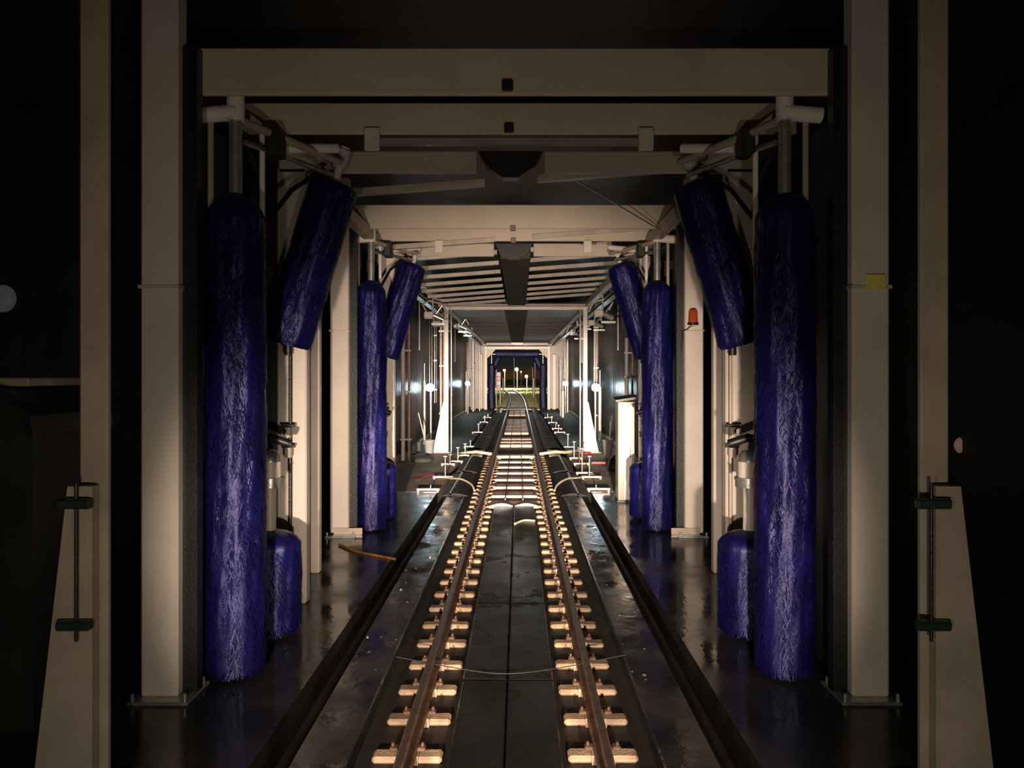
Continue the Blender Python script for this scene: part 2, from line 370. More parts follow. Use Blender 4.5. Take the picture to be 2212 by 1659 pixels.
def gantry(g, d0, lab):
    """portal wash gantry: front column face at d0"""
    XL, XR = -2.90, 3.04
    cw = 0.33
    root = thing('wash_gantry', lab, 'wash gantry', (0, d0, FZ))
    for s, xi in ((-1, XL), (1, XR)):
        xo = xi+cw*s
        B(xi, xo, d0, d0+0.20, FZ+(0.02 if g == 'A' else 0.06), 6.25, bev=0.02).build('column', CREAM, root)
        m = MB().box(xi-0.015*s, xo+0.015*s, d0-0.01, d0+0.21, WZ(620, 6.7)-0.015, WZ(620, 6.7)+0.015)
        m.build('column_joint', CREAM_D, root)
        # base shoe
        ft = B(xi-0.14*s, xo+0.06*s, d0-0.12, d0+0.36, FZ, FZ+0.03, bev=0.005).build('foot_plate', STEEL, root)
        mm = MB()
        for qx in (xi-0.10*s, xo+0.03*s):
            for qy in (d0-0.08, d0+0.3): mm.tube((qx, qy, FZ+0.03), (qx, qy, FZ+0.09), 0.018, n=6)
        mm.build('anchor_bolt', STEEL, ft, kind='stuff')
        if g == 'B':
            B(xi-0.25*s, xi+0.25*s, d0-0.1, d0-0.02, FZ+0.03, FZ+0.05).build('shoe_rim', STEEL, root)
            B(xi-0.25*s, xi+0.25*s, d0-0.04, d0-0.02, FZ-0.0, FZ+0.16).build('shoe_plate', TAN, root)
        B(xi-0.13*s, xi-0.0*s, d0+0.10, d0+0.22, FZ, 5.7).build('guide_channel', DARK, root)
        # black splash panel behind the column
        B(xi+0.02*s, xi+0.06*s, d0+0.21, d0+1.15, FZ+0.05, 5.2).build('splash_panel', DPANEL, root)
        # middle and rear columns
        B((abs(xi)-0.35)*s, (abs(xi)+0.02)*s, d0+2.80, d0+2.98, FZ, 5.35, bev=0.02).build('column', CREAM, root)
        B((abs(xi)+0.03)*s, (abs(xi)+0.50)*s, d0+2.85, d0+2.95, FZ, 5.2).build('splash_panel', DPANEL, root)
        B((abs(xi)-0.13)*s, (abs(xi)+0.0)*s, d0+4.25, d0+4.40, FZ, 5.1, bev=0.015).build('column', CREAM, root)
        B((abs(xi)+0.01)*s, (abs(xi)+0.46)*s, d0+4.3, d0+4.36, FZ, 4.9).build('splash_panel', DPANEL, root)
        # side beam along the top
        B((abs(xi)+0.02)*s, (abs(xi)+0.24)*s, d0+0.2, d0+4.4, 5.36, 5.62, bev=0.02).build('side_beam', DPANEL, root)
        # slim guide posts hanging beside the brush shaft
        for px, yy in ((2.86, 0.62), (2.56, 1.2)):
            T((px*s, d0+yy, 3.3 if px > 2.7 else 3.9), (px*s, d0+yy, 5.32), 0.03, n=10).build('guide_post', TAN if px > 2.7 else PVC, root)
    w2 = (XL-0.02, XR+0.02)
    zo = 0.0 if g == 'A' else 0.07
    B(*w2, d0+0.22, d0+0.28, 5.31+zo, 5.74+zo, bev=0.015).build('cross_beam', CREAM_D, root)
    B(*w2, d0+1.34, d0+1.40, 5.31+zo*.6, 5.64+zo*.6, bev=0.015).build('cross_beam', CREAM_D, root)
    b3 = B(XL, -0.42, d0+2.80, d0+2.86, 5.28, 5.56, bev=0.015).build('cross_beam', CREAM_D, root)
    B(0.42, XR, d0+2.80, d0+2.86, 5.28, 5.56, bev=0.015).build('cross_beam', CREAM_D, root)
    # slim rail above the broken third beam
    B(-1.75, 1.75, d0+2.68, d0+2.76, 5.60, 5.68).build('upper_rail', TAN, root)
    m = MB().prism([(-0.40, 5.55), (0.40, 5.55), (0.30, 5.36), (0.10, 5.22), (-0.10, 5.22), (-0.30, 5.36)], d0+2.78, d0+2.97)
    m.build('centre_bracket', DARK, root)
    for yy, zz in ((0.215, 5.36), (1.335, 5.34)):
        B(-0.05, 0.05, d0+yy-0.05, d0+yy, zz-0.03, zz+0.07, bev=0.01).build('centre_clamp', DARK if g == 'A' else STAIN, root)
    for s in (-1, 1):
        B(1.36*s, 1.52*s, d0+1.28, d0+1.33, 5.12, 5.36, bev=0.01).build('hanger_plate', CREAM, root)
    # -------------------- brushes
    for s in (-1, 1):
        wl = WHICH[(g, s)]
        x = (2.62 if s < 0 else 2.66); X = x*s
        r = thing('wash_brush', 'tall upright blue wash brush on the '+wl, 'wash brush', (X, d0+0.62, FZ+0.03), 'upright wash brushes')
        o = bris(TALL, r); o.location = (0, 0, 0.0)
        if s > 0: o.rotation_euler.z = 2.1
        T((X, d0+0.62, 4.2), (X, d0+0.62, 5.22), 0.062, n=14).build('shaft', STEEL, r)
        T((X, d0+0.62, 5.20), (X, d0+0.62, 5.45), 0.085, n=14).build('gearbox', PVC, r)
        T((X-0.03*s, d0+0.60, 5.28), (X+0.34*s, d0+0.60, 5.25), 0.078, n=14).build('motor', PVC, r)
        T((X, d0+0.62, FZ), (X, d0+0.62, 0.05), 0.05, n=12).build('bearing_foot', STEEL, r)
        # carrying arm
        r2 = thing('swing_arm', 'diagonal steel swing arm carrying brushes on the '+wl, 'swing arm', (X, d0+0.8, 5.2), 'brush swing arms')
        MB().path([(X-0.05*s, d0+0.7, 5.22), (X-0.22*s, d0+1.1, 5.22), (1.98*s, d0+2.2, 5.25)], 0.045).build('tube', TAN, r2)
        MB().path([(X-0.02*s, d0+0.8, 5.05), (X-0.15*s, d0+1.3, 5.1), (2.1*s, d0+2.3, 5.12)], 0.03).build('tube', STEEL, r2)
        MB().path([(X+0.05*s, d0+0.9, 5.12), (X-0.0*s, d0+1.4, 4.8), (X+0.02*s, d0+1.7, 4.5), (X-0.1*s, d0+2.1, 4.9), (2.2*s, d0+2.3, 5.2)], 0.028).build('hose', DARK, r2)
        B(X-0.30*s, X-0.16*s, d0+1.0, d0+1.25, 5.0, 5.28, bev=0.02).build('knuckle', DPANEL, r2)
        T((2.45*s, d0+1.5, 5.20), (1.95*s, d0+1.9, 5.32), 0.055, n=12).build('cylinder', PVC, r2)
        # tilted roof-edge brush
        tl = thing('wash_brush', 'slanting blue wash brush high on the '+wl, 'wash brush', ((2.68 if s < 0 else 2.80)*s, d0+2.43, 3.13), 'slanting wash brushes')
        o = bris(TILT, tl); ang = math.atan2(0.58, 1.95)
        tl.rotation_euler = (0, -ang*s, 0)
        q = MB().tube((0, 0, 2.0), (0, 0, 2.22), 0.05, n=12); qo = q.build('shaft', CREAM); qo.parent = tl
        q = MB().tube((0, 0, 2.2), (0, 0, 2.42), 0.09, n=12).tube((0, 0, 2.42), (0, 0, 2.46), 0.06, n=12); qo = q.build('motor', CREAM); qo.parent = tl
        q = B(0.0, 0.22*s, -0.06, 0.06, 2.24, 2.36, bev=0.02); qo = q.build('mounting_bracket', STEEL); qo.parent = tl
        # low sill brush
        xl = 2.66*s
        lb = thing('sill_brush', 'low stubby blue brush on the '+wl, 'wash brush', (xl, d0+1.75, FZ+0.03), 'low sill brushes')
        bris(LOW, lb)
        T((xl, d0+1.75, 0.75), (xl, d0+1.75, 1.56), 0.068, n=14).build('shaft', CREAM, lb)
        T((xl, d0+1.75, 1.52), (xl, d0+1.75, 1.60), 0.15, n=18).build('flange', STEEL, lb)
        T((xl, d0+1.75, 1.62), (xl, d0+1.75, 1.80), 0.125, n=18).build('gearbox', CREAM, lb)
        T((xl, d0+1.75, 1.60), (xl, d0+1.75, 1.625), 0.16, n=18).build('flange', STEEL, lb)
        MB().lathe([(0.0, 0.14), (0.07, 0.12), (0.115, 0.06), (0.12, 0)], (xl, d0+1.75, 1.80), 18).build('motor_cap', STEEL, lb)
        MB().path([(xl-0.18*s, d0+1.9, 1.98), (xl, d0+1.8, 2.06), (xl+0.25*s, d0+1.95, 2.0), (xl+0.32*s, d0+2.4, 1.9)], 0.05).build('arm', DARK, lb)
        T((xl+0.02*s, d0+1.85, 1.72), (xl+0.22*s, d0+2.6, 1.74), 0.022, n=8).build('link_rod', STAIN, lb)
        # pipe run and valves on the column behind
        vp = thing('valve_pipe', 'thin vertical water pipe with valves on the '+wl, 'pipe', (2.78*s, d0+2.7, FZ), 'valve pipes')
        T((2.72*s, d0+2.70, FZ), (2.72*s, d0+2.70, 3.3), 0.022, n=8).build('riser', DARK if s < 0 else TAN, vp)
        for zz in (3.0, 2.0, 1.75):
            T((2.72*s-0.0, d0+2.62, zz), (2.72*s-0.0, d0+2.62, zz+0.12), 0.05, n=10).build('valve', TAN if zz < 2.5 else DARK, vp)
            B(2.64*s, 2.80*s, d0+2.6, d0+2.66, zz+0.12, zz+0.15).build('valve_handle', DARK, vp)
    return root
gantry('A', 6.68, 'nearest beige wash gantry with broad columns and three cross beams')
gantry('B', 13.4, 'second beige wash gantry, with an orange beacon on one column')
# sticker and beacon
o = MB().lathe([(0.0, 0.0), (0.05, 0.0), (0.055, 0.004), (0.0, 0.006)], (0, 0, 0), 20, axis='Y')
st = B(WX(1870, 6.67), WX(1912, 6.67), 6.655, 6.672, WZ(625, 6.67), WZ(592, 6.67), bev=0.012).build('warning_sticker', YELLOW)
tag(st, 'small yellow sticker on the nearest gantry column', 'sticker')
bc = thing('beacon', 'orange warning beacon mounted on the second gantry column', 'beacon', (WX(1497, 13.3), 13.3, WZ(697, 13.3)))
bx, bz = WX(1497, 13.28), WZ(697, 13.28)
MB().lathe([(0.0, 0.24), (0.05, 0.235), (0.072, 0.20), (0.08, 0.03), (0.08, 0.0)], (bx, 13.28, bz), 20).build('lens', ORANGE, bc)
MB().lathe([(0.085, 0.0), (0.095, -0.01), (0.095, -0.04), (0, -0.04)], (bx, 13.28, bz), 20).build('base', DARK, bc)
B(bx-0.03, bx+0.03, 13.25, 13.40, bz-0.06, bz-0.04).build('bracket', STEEL, bc)
MB().path([(bx-0.02, 13.28, bz-0.05), (bx-0.10, 13.32, bz-0.12), (bx-0.16, 13.36, bz-0.14), (bx-0.18, 13.39, bz-0.5)], 0.008).build('cable', DARK, bc)
# thin tie rods across gantry
tr = T((WX(1180, 10.6), 10.6, WZ(352, 10.6)+0.0), (WX(1440, 13.3), 13.3, WZ(505, 13.3)), 0.012, n=6).build('tie_rod', STEEL)
# ================================================================== GUSSET PORTALS
def gusset_portal(d, xin, xout, xg, zg, ztop, label, gcol, seat=0.25, off=0.0):
    n0 = len(bpy.data.objects)
    root = thing('portal_frame', label, 'portal frame', (0, d, FZ))
    for s in (-1, 1):
        B(xin*s, xout*s, d, d+seat, FZ, ztop, bev=0.015).build('post', gcol, root)
        p = [((xin+0.05)*s, FZ+0.02), (xg*s, FZ+0.02), ((xout+0.02)*s, zg), ((xin+0.05)*s, zg)]
        MB().prism(p, d-0.10, d-0.02).build('gusset_plate', gcol, root)
        B((xin-0.12)*s, (xg+0.08)*s, d-0.2, d+seat+0.1, FZ, FZ+0.025).build('foot_plate', TAN, root)
    if d > 20: B(-xout, xout, d+0.02, d+seat-0.02, ztop-0.12, ztop, bev=0.01).build('cross_beam', gcol, root)
    else: B(-xin, xin, d+0.02, d+seat-0.01, 5.42, 5.70, bev=0.01).build('cross_beam', mat('dark_olive_beam', (0.09, 0.08, 0.055), 0.6), root)  # near cross beam coloured much darker than its posts
    root.location.x = off
    return root
r = gusset_portal(5.30, 2.84, 3.04, 3.30, 2.0, 6.1, 'nearest portal frame with pale posts flared at the foot', TAN, 0.06, 0.07)
for s in (-1, 1):
    for py in (1085, 1345):
        B(2.80*s, 3.03*s, 5.12, 5.19, WZ(py, 5.2)-0.035, WZ(py, 5.2)+0.03, bev=0.01).build('clamp', DGREEN, r)
    T((2.90*s, 5.15, WZ(1380, 5.2)), (2.90*s, 5.15, WZ(1040, 5.2)), 0.012, n=10).build('conduit', DARK, r)
r = gusset_portal(27.7, 2.46, 2.62, 3.02, 1.75, 5.24, 'far pale portal frame with gusseted posts, beyond the second gantry', PVC, 0.16)
for s in (-1, 1): T((2.36*s, 27.8, FZ), (2.36*s, 27.8, 5.2), 0.035, n=10).build('side_pipe', STAIN, r)

# ================================================================== HALL LAMPS
LP = [(-3.62, 32.0, 2.2), (3.36, 32.0, 2.2), (-3.58, 55.0, 2.08), (3.52, 55.0, 2.08)]
LL = ['bright bluish lamp near the white bucket', 'bright bluish lamp past the control cabinet', 'far bluish lamp on the white bucket side', 'far bluish lamp on the control cabinet side']
for (x, y, z), lb in zip(LP, LL):
    r = thing('work_lamp', lb, 'lamp', (x, y, FZ), 'hall work lamps')
    MB().lathe([(0.0, -0.17), (0.10, -0.155), (0.155, -0.08), (0.165, 0.0), (0.155, 0.08), (0.10, 0.155), (0.0, 0.17)], (x, y-0.02, z), 20, axis='X').build('lamp_glass', LAMPW, r)
    B(x-0.12, x+0.12, y+0.16, y+0.24, z-0.12, z+0.12, bev=0.02).build('housing', STEEL, r)
    T((x, y+0.22, FZ), (x, y+0.22, z), 0.035, n=10).build('stand_post', PVC, r)
    for q in (-0.05, 0.05): T((x+q, y+0.2, z+0.12), (x+q, y+0.2, 5.1), 0.010, n=6).build('cable', STAIN, r)
    l = bpy.data.lights.new('work_lamp_light', 'POINT'); l.energy = 55; l.color = (0.62, 0.90, 1.0); l.shadow_soft_size = 0.2
    lo = bpy.data.objects.new('work_lamp_light', l); C.objects.link(lo); lo.location = (x, y-0.45, z)

# ================================================================== PIPES IN THE HALL
def hall_pipe(px, d, yt, yb, wpx, m, label, pair=0.0):
    x = WX(px, d); z1 = WZ(yt, d); z0 = max(FZ, WZ(yb, d)); rr = wpx*d/K/2
    root = thing('hall_pipe', label, 'pipe', (x, d, z0), 'wall pipes in the hall')
    if pair:
        T((x-pair/2, d, z0), (x-pair/2, d, z1), rr, n=10).build('pipe', m, root)
        T((x+pair/2, d, z0), (x+pair/2, d, z1), rr*0.6, n=10).build('pipe', PINKP, root)
        for t in (0.15, 0.5, 0.8): B(x-pair/2-rr-.02, x+pair/2+rr, d-rr-0.03, d+rr+.03, z0+(z1-z0)*t, z0+(z1-z0)*t+0.05).build('pipe_clip', STEEL, root)
    else:
        T((x, d, z0), (x, d, z1), rr, n=10).build('pipe', m, root)
        if yb < 875:
            T((x, d, z1), (x, d, 6.3), 0.012, n=6).build('drop_rod', STEEL, root)
            T((x, d, z0-0.08), (x, d, z0), rr*1.6, n=10).build('nozzle', STEEL, root)
    T((x, d, z1), (x+0.0, d, min(5.35, z1+0.7)), rr*0.6, n=8).build('hanger', STEEL, root)
S1, S2 = 'on the white bucket side', 'on the control cabinet side'
for a in [
    (877, 25.2, 700, 1000, 9, PVC, 'thick pale pipe pair nearest the second gantry '+S1, 0.20),
    (906, 28.0, 605, 752, 3, PVC, 'thin pipe hanging from the ceiling '+S1),
    (917, 31.0, 822, 968, 5, PVC, 'short white post left of the bright lamp '+S1),
    (941, 33.0, 690, 870, 2.2, STAIN, 'thin twin conduits just beyond the bright lamp '+S1, 0.08),
    (955, 36.0, 645, 938, 5, PVC, 'tall pink and white pipe pair behind the lamp '+S1, 0.12),
    (983, 40.0, 712, 778, 2, PVC, 'short hanging pipe beyond the flared post '+S1),
    (1007, 56.5, 823, 890, 2.5, PVC, 'short pale post beside the far lamp '+S1),
    (1022, 57.5, 738, 889, 3.5, PVC, 'tall thin white pipe past the far lamp '+S1),
    (1036, 59.0, 760, 888, 2.6, PVC, 'slender pipe near the exit gantry '+S1),
    (1360, 25.6, 730, 900, 8, PVC, 'thick pale pipe pair above the control cabinet', 0.20),
    (1335, 28.0, 675, 752, 4, PVC, 'pale pipe hanging high near the ceiling '+S2),
    (1299, 31.0, 640, 705, 3, PVC, 'thin short pipe hanging from a drive head '+S2),
    (1296, 32.6, 835, 965, 7, PVC, 'white post under the bright lamp '+S2),
    (1288, 35.0, 650, 948, 5, PVC, 'tall pink and white pipe pair behind the lamp '+S2, 0.12),
    (1257, 40.0, 712, 780, 2, PVC, 'short hanging pipe beyond the flared post '+S2),
    (1226, 56.8, 740, 892, 4, PVC, 'tall white pipe beside the far lamp '+S2),
    (1211, 52.0, 800, 900, 2.5, PVC, 'slender post near the exit gantry '+S2),
    (1216, 50.0, 845, 903, 6, PVC, 'short thick white post before the exit gantry '+S2),
    ]: hall_pipe(*a)

def drive_head(px, py, d, s, label):
    x, z = WX(px, d), WZ(py, d)
    r = thing('spray_head', label, 'spray head', (x, d, z), 'overhead spray heads')
    B(x-0.28, x+0.02, d-0.1, d+0.12, z-0.06, z+0.16, bev=0.03).build('gearbox', CREAM, r)
    T((x+0.02, d, z+0.04), (x+0.34, d+0.05, z-0.10), 0.09, n=14).build('motor', STEEL, r)
    MB().path([(x-0.2*s, d, z+0.15), (x-0.34*s, d, z+0.4), (x-0.1*s, d, z+0.52), (x+0.3*s, d, z+0.4), (x+0.45*s, d+0.1, z+0.1)], 0.035).build('hose', TAN, r)
    T((x+0.1, d, z+0.08), (x+0.3, d, z+0.36), 0.035, n=8).build('strut', STAIN, r)
    T((x, d, z+0.1), (x, d, 5.3), 0.03, n=8).build('hanger', STEEL, r)
    B(x-0.05, x+0.42, d-0.04, d+0.04, z-0.28, z-0.20, bev=0.01).build('nozzle_bar', STEEL, r)
for a in [(935, 684, 24.5, 1, 'overhead spray head nearest the second gantry '+S1), (950, 702, 29.5, 1, 'overhead spray head by the flared post '+S1),
          (992, 706, 36, 1, 'cream overhead spray head beyond the flared post '+S1), (1003, 716, 42, 1, 'farthest small spray head '+S1),
          (1302, 680, 24.5, -1, 'large overhead spray head nearest the second gantry '+S2), (1284, 700, 30, -1, 'overhead spray head by the flared post '+S2),
          (1258, 700, 35.5, -1, 'dark overhead spray head beyond the flared post '+S2), (1242, 722, 40, -1, 'farthest small spray head '+S2)]: drive_head(*a)

# ================================================================== CABINET, NOZZLE STANDS, CLUTTER
d = 17.0; xa, xb = WX(1335, d), WX(1371, d); zt = WZ(868, d)
cb = thing('control_cabinet', 'tall pale narrow control cabinet with dark sloping lid beside track', 'cabinet', ((xa+xb)/2, d, FZ))
B(xa, xb, d, d+0.45, FZ+0.04, zt, bev=0.01).build('body', mat('cabinet_brown', (0.26, 0.21, 0.17), 0.4), cb)
B(xa+0.14, xb-0.06, d-0.025, d, FZ+0.06, zt-0.08, bev=0.008).build('door', PVC, cb)
B(xb-0.11, xb-0.09, d-0.05, d-0.02, 0.9, 1.15).build('handle', DARK, cb)
MB().add([(xa-.06, d-.08, zt), (xb+.06, d-.08, zt+.06), (xb+.06, d+.5, zt+.10), (xa-.06, d+.5, zt+.04), (xa-.06, d-.08, zt+.04), (xb+.06, d-.08, zt+.12), (xb+.06, d+.5, zt+.16), (xa-.06, d+.5, zt+.09)],
         [(3,2,1,0), (4,5,6,7), (0,1,5,4), (1,2,6,5), (2,3,7,6), (3,0,4,7)]).build('lid', DARK, cb)
B(xa-0.02, xb+0.02, d-0.02, d+0.47, FZ, FZ+0.04).build('plinth', DARK, cb)

ords = ['nearest', 'second', 'third', 'fourth', 'fifth', 'sixth', 'seventh', 'eighth', 'ninth', 'tenth']
def stand(x, y, w, h, n, s):
    r = thing('nozzle_stand', ords[n]+' low T-shaped nozzle stand from the second gantry '+(S1 if s < 0 else S2), 'nozzle stand', (x, y, FZ), 'low nozzle stands')
    B(x-w/2, x+w/2, y-0.05, y+0.05, FZ+0.035, FZ+0.085, bev=0.01).build('nozzle_bar', RUNG, r)
    for q in (-0.42, 0.42): B(x+w*q-0.02, x+w*q+0.02, y-0.06, y+0.06, FZ, FZ+0.035).build('foot', STEEL, r)
    T((x+0.06*s*-1, y, FZ+0.08), (x+0.06*s*-1, y, FZ+h), 0.018, n=8).build('stem', STAIN, r)
    if h > 0.3:
        T((x-0.06*s-0.05, y, FZ+h), (x-0.06*s+0.05, y, FZ+h), 0.026, n=8).build('nozzle', STAIN, r)
        MB().path([(x-0.06*s, y, FZ+h-0.02), (x+0.03, y+0.3, FZ+h*0.6), (x-0.04*s, y+0.7, FZ+0.3), (x, y+1.1, FZ+0.1)], 0.008, 6).build('chain', STEEL, r)
SL = [(925, 1058, 50, .16), (957, 1031, 44, .62), (968, 1003, 30, .35), (985, 997, 30, .5), (1001, 984, 26, .45), (1013, 965, 22, .3), (1031, 934, 23, .45), (1045, 912, 18, .4), (1052, 902, 18, .3)]
SR = [(1293, 1057, 50, .16), (1278, 1031, 44, .62), (1262, 1022, 36, .75), (1256, 1002, 34, .55), (1244, 990, 28, .6), (1230, 966, 24, .55), (1209, 934, 24, .4), (1203, 926, 22, .3), (1194, 913, 20, .4), (1185, 902, 18, .3)]
for s, L in ((-1, SL), (1, SR)):
    for n, (px, py, wpx, h) in enumerate(L):
        d = (CAMZ-FZ-0.05)*K/(py-CY); stand(WX(px, d), d, wpx*d/K, h, n, s)

def bucket(px, d, r0, r1, h, m, label, name='bucket'):
    x = WX(px, d); r = thing(name, label, 'bucket', (x, d, FZ))
    MB().lathe([(0, 0), (r0, 0), (r1, h), (r1+0.015, h), (r1+0.015, h-0.02), (r1-0.015, h-0.01), (r0-0.02, 0.02), (0, 0.02)], (x, d, FZ), 20).build('pail', m, r)
    MB().path([(x-r1, d, FZ+h-.02), (x-r1*.7, d-.12, FZ+h*.7), (x, d-.17, FZ+h*.55), (x+r1*.7, d-.12, FZ+h*.7), (x+r1, d, FZ+h-.02)], 0.007, 6).build('handle', STEEL, r)
    return x
bxx = bucket(927, 27.0, 0.13, 0.19, 0.52, WHITEP, 'white plastic bucket with a pole leaning in it')
o = tag(T((WX(925, 27), 27.0, FZ+0.06), (WX(899, 27), 27.6, WZ(893, 27.3)), 0.022, n=8).build('leaning_pole', PVC), 'thin pale pole leaning in the white bucket', 'pole')
bucket(1313, 26.0, 0.13, 0.19, 0.62, mat('beige_pail', (0.42, 0.38, 0.30), 0.5), 'beige tall bucket holding brooms by the cabinet')
for q, (ex, lab) in enumerate(((1322, 'thin broom handle standing in the beige bucket, tilting most'), (1318, 'thin broom handle in the beige bucket, more upright'))):
    tag(T((WX(1313, 26)+0.03*q, 26.0-0.05*q, FZ+0.1), (WX(ex, 26), 26.0, 1.35-0.2*q), 0.020, n=8).build('broom_handle', PVC), lab, 'broom')
# dark containers along the wall
cl = [(872, 988, .30, .62, DARK, 'black tall drum beside the second gantry, by the wall'), (880, 992, .26, .30, mat('olive_can', (0.10, .10, .07), .5), 'small olive can on the wet floor, nearest the drum'),
      (893, 982, .20, .42, mat('grey_can', (.16, .16, .15), .4), 'grey canister between the olive can and white bucket'), (903, 975, .20, .36, mat('pale_can', (.30, .29, .25), .4), 'pale canister next to the white bucket'),
      (912, 998, .55, .18, mat('grey_sack', (.08, .08, .07), .8), 'dark grey sack slumped on the floor before the bucket')]
for px, py, wd, h, m, lab in cl:
    d = (CAMZ-FZ)*K/(py-CY); x = WX(px, d)
    if 'sack' in lab:
        o = MB().lathe([(0.0, h), (wd*.3, h*.95), (wd*.55, h*.7), (wd*.62, h*.35), (wd*.6, 0.02), (0, 0.0)], (x, d, FZ), 18); tag(o.build('sack', m), lab, 'sack')
    else:
        r = thing('canister', lab, 'canister', (x, d, FZ))
        MB().lathe([(0, 0), (wd*.5, 0), (wd*.52, h*.05), (wd*.5, h*.5), (wd*.52, h*.85), (wd*.4, h*.97), (wd*.12, h), (0, h)], (x, d, FZ), 18).build('body', m, r)
        T((x+wd*.15, d, FZ+h), (x+wd*.15, d, FZ+h+0.05), 0.04, n=10).build('cap', DARK, r)
# dark sack near right cabinet
d = 22.5; x = WX(1335, d)
tag(MB().lathe([(0.0, .5), (.14, .47), (.27, .32), (.33, .12), (.30, 0.0), (0, 0.0)], (x, d, FZ), 18).build('sack', DARK), 'black sack on the floor between cabinet and beige bucket', 'sack')
# red things
def ring(x, y, z, R, r_, m, nm, lab, cat):
    pts = [(x+R*math.cos(a), y+R*.7*math.sin(a), z) for a in [2*PI*i/20 for i in range(20)]]
    tag(MB().path(pts+[pts[0]], r_, 8).build(nm, m), lab, cat)
ring(WX(942, 28.2), 28.2, FZ+0.14, 0.15, 0.035, RED, 'hose_coil', 'small red hose coil at the flared post near the white bucket', 'hose')
ring(WX(1268, 27.0), 27.2, FZ+0.04, 0.14, 0.03, RED, 'hose_coil', 'small red hose coil at the flared post near the beige bucket', 'hose')
d = 24.2
o = B(WX(1278, d), WX(1310, d), d, d+0.05, FZ, FZ+0.07, bev=0.01).build('warning_bar', RED); tag(o, 'red bar lying on the floor by the nozzle stands', 'bar')
tag(MB().path([(WX(900, 20.5), 20.5, FZ+.015), (WX(918, 21), 21.4, FZ+.015), (WX(935, 21.3), 21.6, FZ+.015)], 0.012).build('rope', RED), 'thin red rope on the floor near the grey sack', 'rope')
# hose protector across the track and hoses over covers
tag(MB().path([(WX(990, 27), 26.9, FZ+0.03), (-1.7, 26.9, FZ+0.09), (-1.4, 26.85, FZ+0.12), (-0.84, 26.85, FZ+.04)], 0.055).build('cable_ramp', HOSEM), 'beige cable ramp outside the rail on the bucket side', 'cable ramp')
tag(B(-0.68, 0.68, 26.45, 26.95, FZ-0.13, FZ+0.02, bev=0.03).build('cross_board', HOSEM), 'beige crossing board laid between the rails at the pit end', 'board')
tag(MB().path([(0.84, 26.85, FZ+.04), (1.4, 26.85, FZ+0.12), (1.75, 26.95, FZ+0.09), (WX(1250, 28), 28.0, FZ+0.05)], 0.055).build('cable_ramp', HOSEM), 'beige cable ramp outside the rail on the cabinet side', 'cable ramp')
def hose(pts, r_, m, lab, nm='hose'):
    P = []
    for i in range(len(pts)-1):
        a, b = Vector(pts[i]), Vector(pts[i+1])
        for t in range(4): P.append(a.lerp(b, t/4))
    P.append(Vector(pts[-1])); Q = P[:]
    for _ in range(3): Q = [Q[0]] + [(Q[i-1]+Q[i]*2+Q[i+1])/4 for i in range(1, len(Q)-1)] + [Q[-1]]
    tag(MB().path(Q, r_).build(nm, m), lab, 'hose')
hose([(-2.1, 21.0, FZ+.06), (-1.75, 20.6, FZ+.03), (-1.4, 20.0, FZ+.12), (-1.08, 19.4, FZ+.05), (-1.0, 19.0, FZ-.05)], 0.025, HOSEM, 'beige hose crossing the black cover on the bucket side')
hose([(2.2, 21.3, FZ+.06), (1.75, 20.7, FZ+.03), (1.4, 20.1, FZ+.12), (1.08, 19.4, FZ+.05), (1.0, 19.0, FZ-.05)], 0.025, HOSEM, 'beige hose crossing the black cover on the cabinet side')
hose([(WX(730, 12.6), 12.7, FZ+.02), (WX(770, 12.3), 12.2, FZ+.02), (WX(800, 12), 12.0, FZ+.02), (WX(855, 11.8), 11.7, FZ+.02)], 0.022, ORHOSE, 'orange hose on the floor near the second gantry foot')
# thin rod lying across tracks
hose([(-1.1, 7.45, -0.005), (-0.4, 7.35, FZ+.0), (0.0, 7.25, FZ-.005), (0.5, 7.4, FZ+0.0), (1.15, 7.5, -0.005)], 0.005, TRENCH, 'thin wet cable lying across both rails', 'cable')
hose([(0.03, 14.6, FZ-.01), (0.2, 15.0, FZ-.01), (0.42, 14.9, FZ-.01)], 0.02, HOSEM, 'short bent beige hose on the cover plates between the rails')
# pipes along the kerbs (shiny)
for s in (-1, 1):
    m = MB().path([(1.72*s, 4.4, FZ-.14), (1.72*s, 17.0, FZ-.14)], 0.045)
    tag(m.build('trench_pipe', COVERM), 'steel pipe running in the drain channel on the '+('bucket' if s < 0 else 'cabinet')+' side', 'pipe')
# shiny specks on the kerbs, standing for lit puddle ripples
random.seed(4)
m = MB()
for k in range(60):
    s = random.choice((-1, 1)); y = random.uniform(7, 17); x = s*random.uniform(1.18, 1.56)
    q = random.uniform(.008, .03); a = random.uniform(0, PI)
    m.add([(x+q*math.cos(a), y+q*math.sin(a), FZ+.022), (x-q*math.sin(a), y+q*math.cos(a), FZ+.022), (x-q*math.cos(a), y-q*math.sin(a), FZ+.022), (x, y, FZ+.022+q*.6)], [(0, 1, 3), (1, 2, 3), (2, 0, 3)])
o = m.build('ripple_glints', STAIN); o['kind'] = 'stuff'; o['label'] = 'small shiny specks for lit puddle ripples along the kerbs'; o['category'] = 'glints'

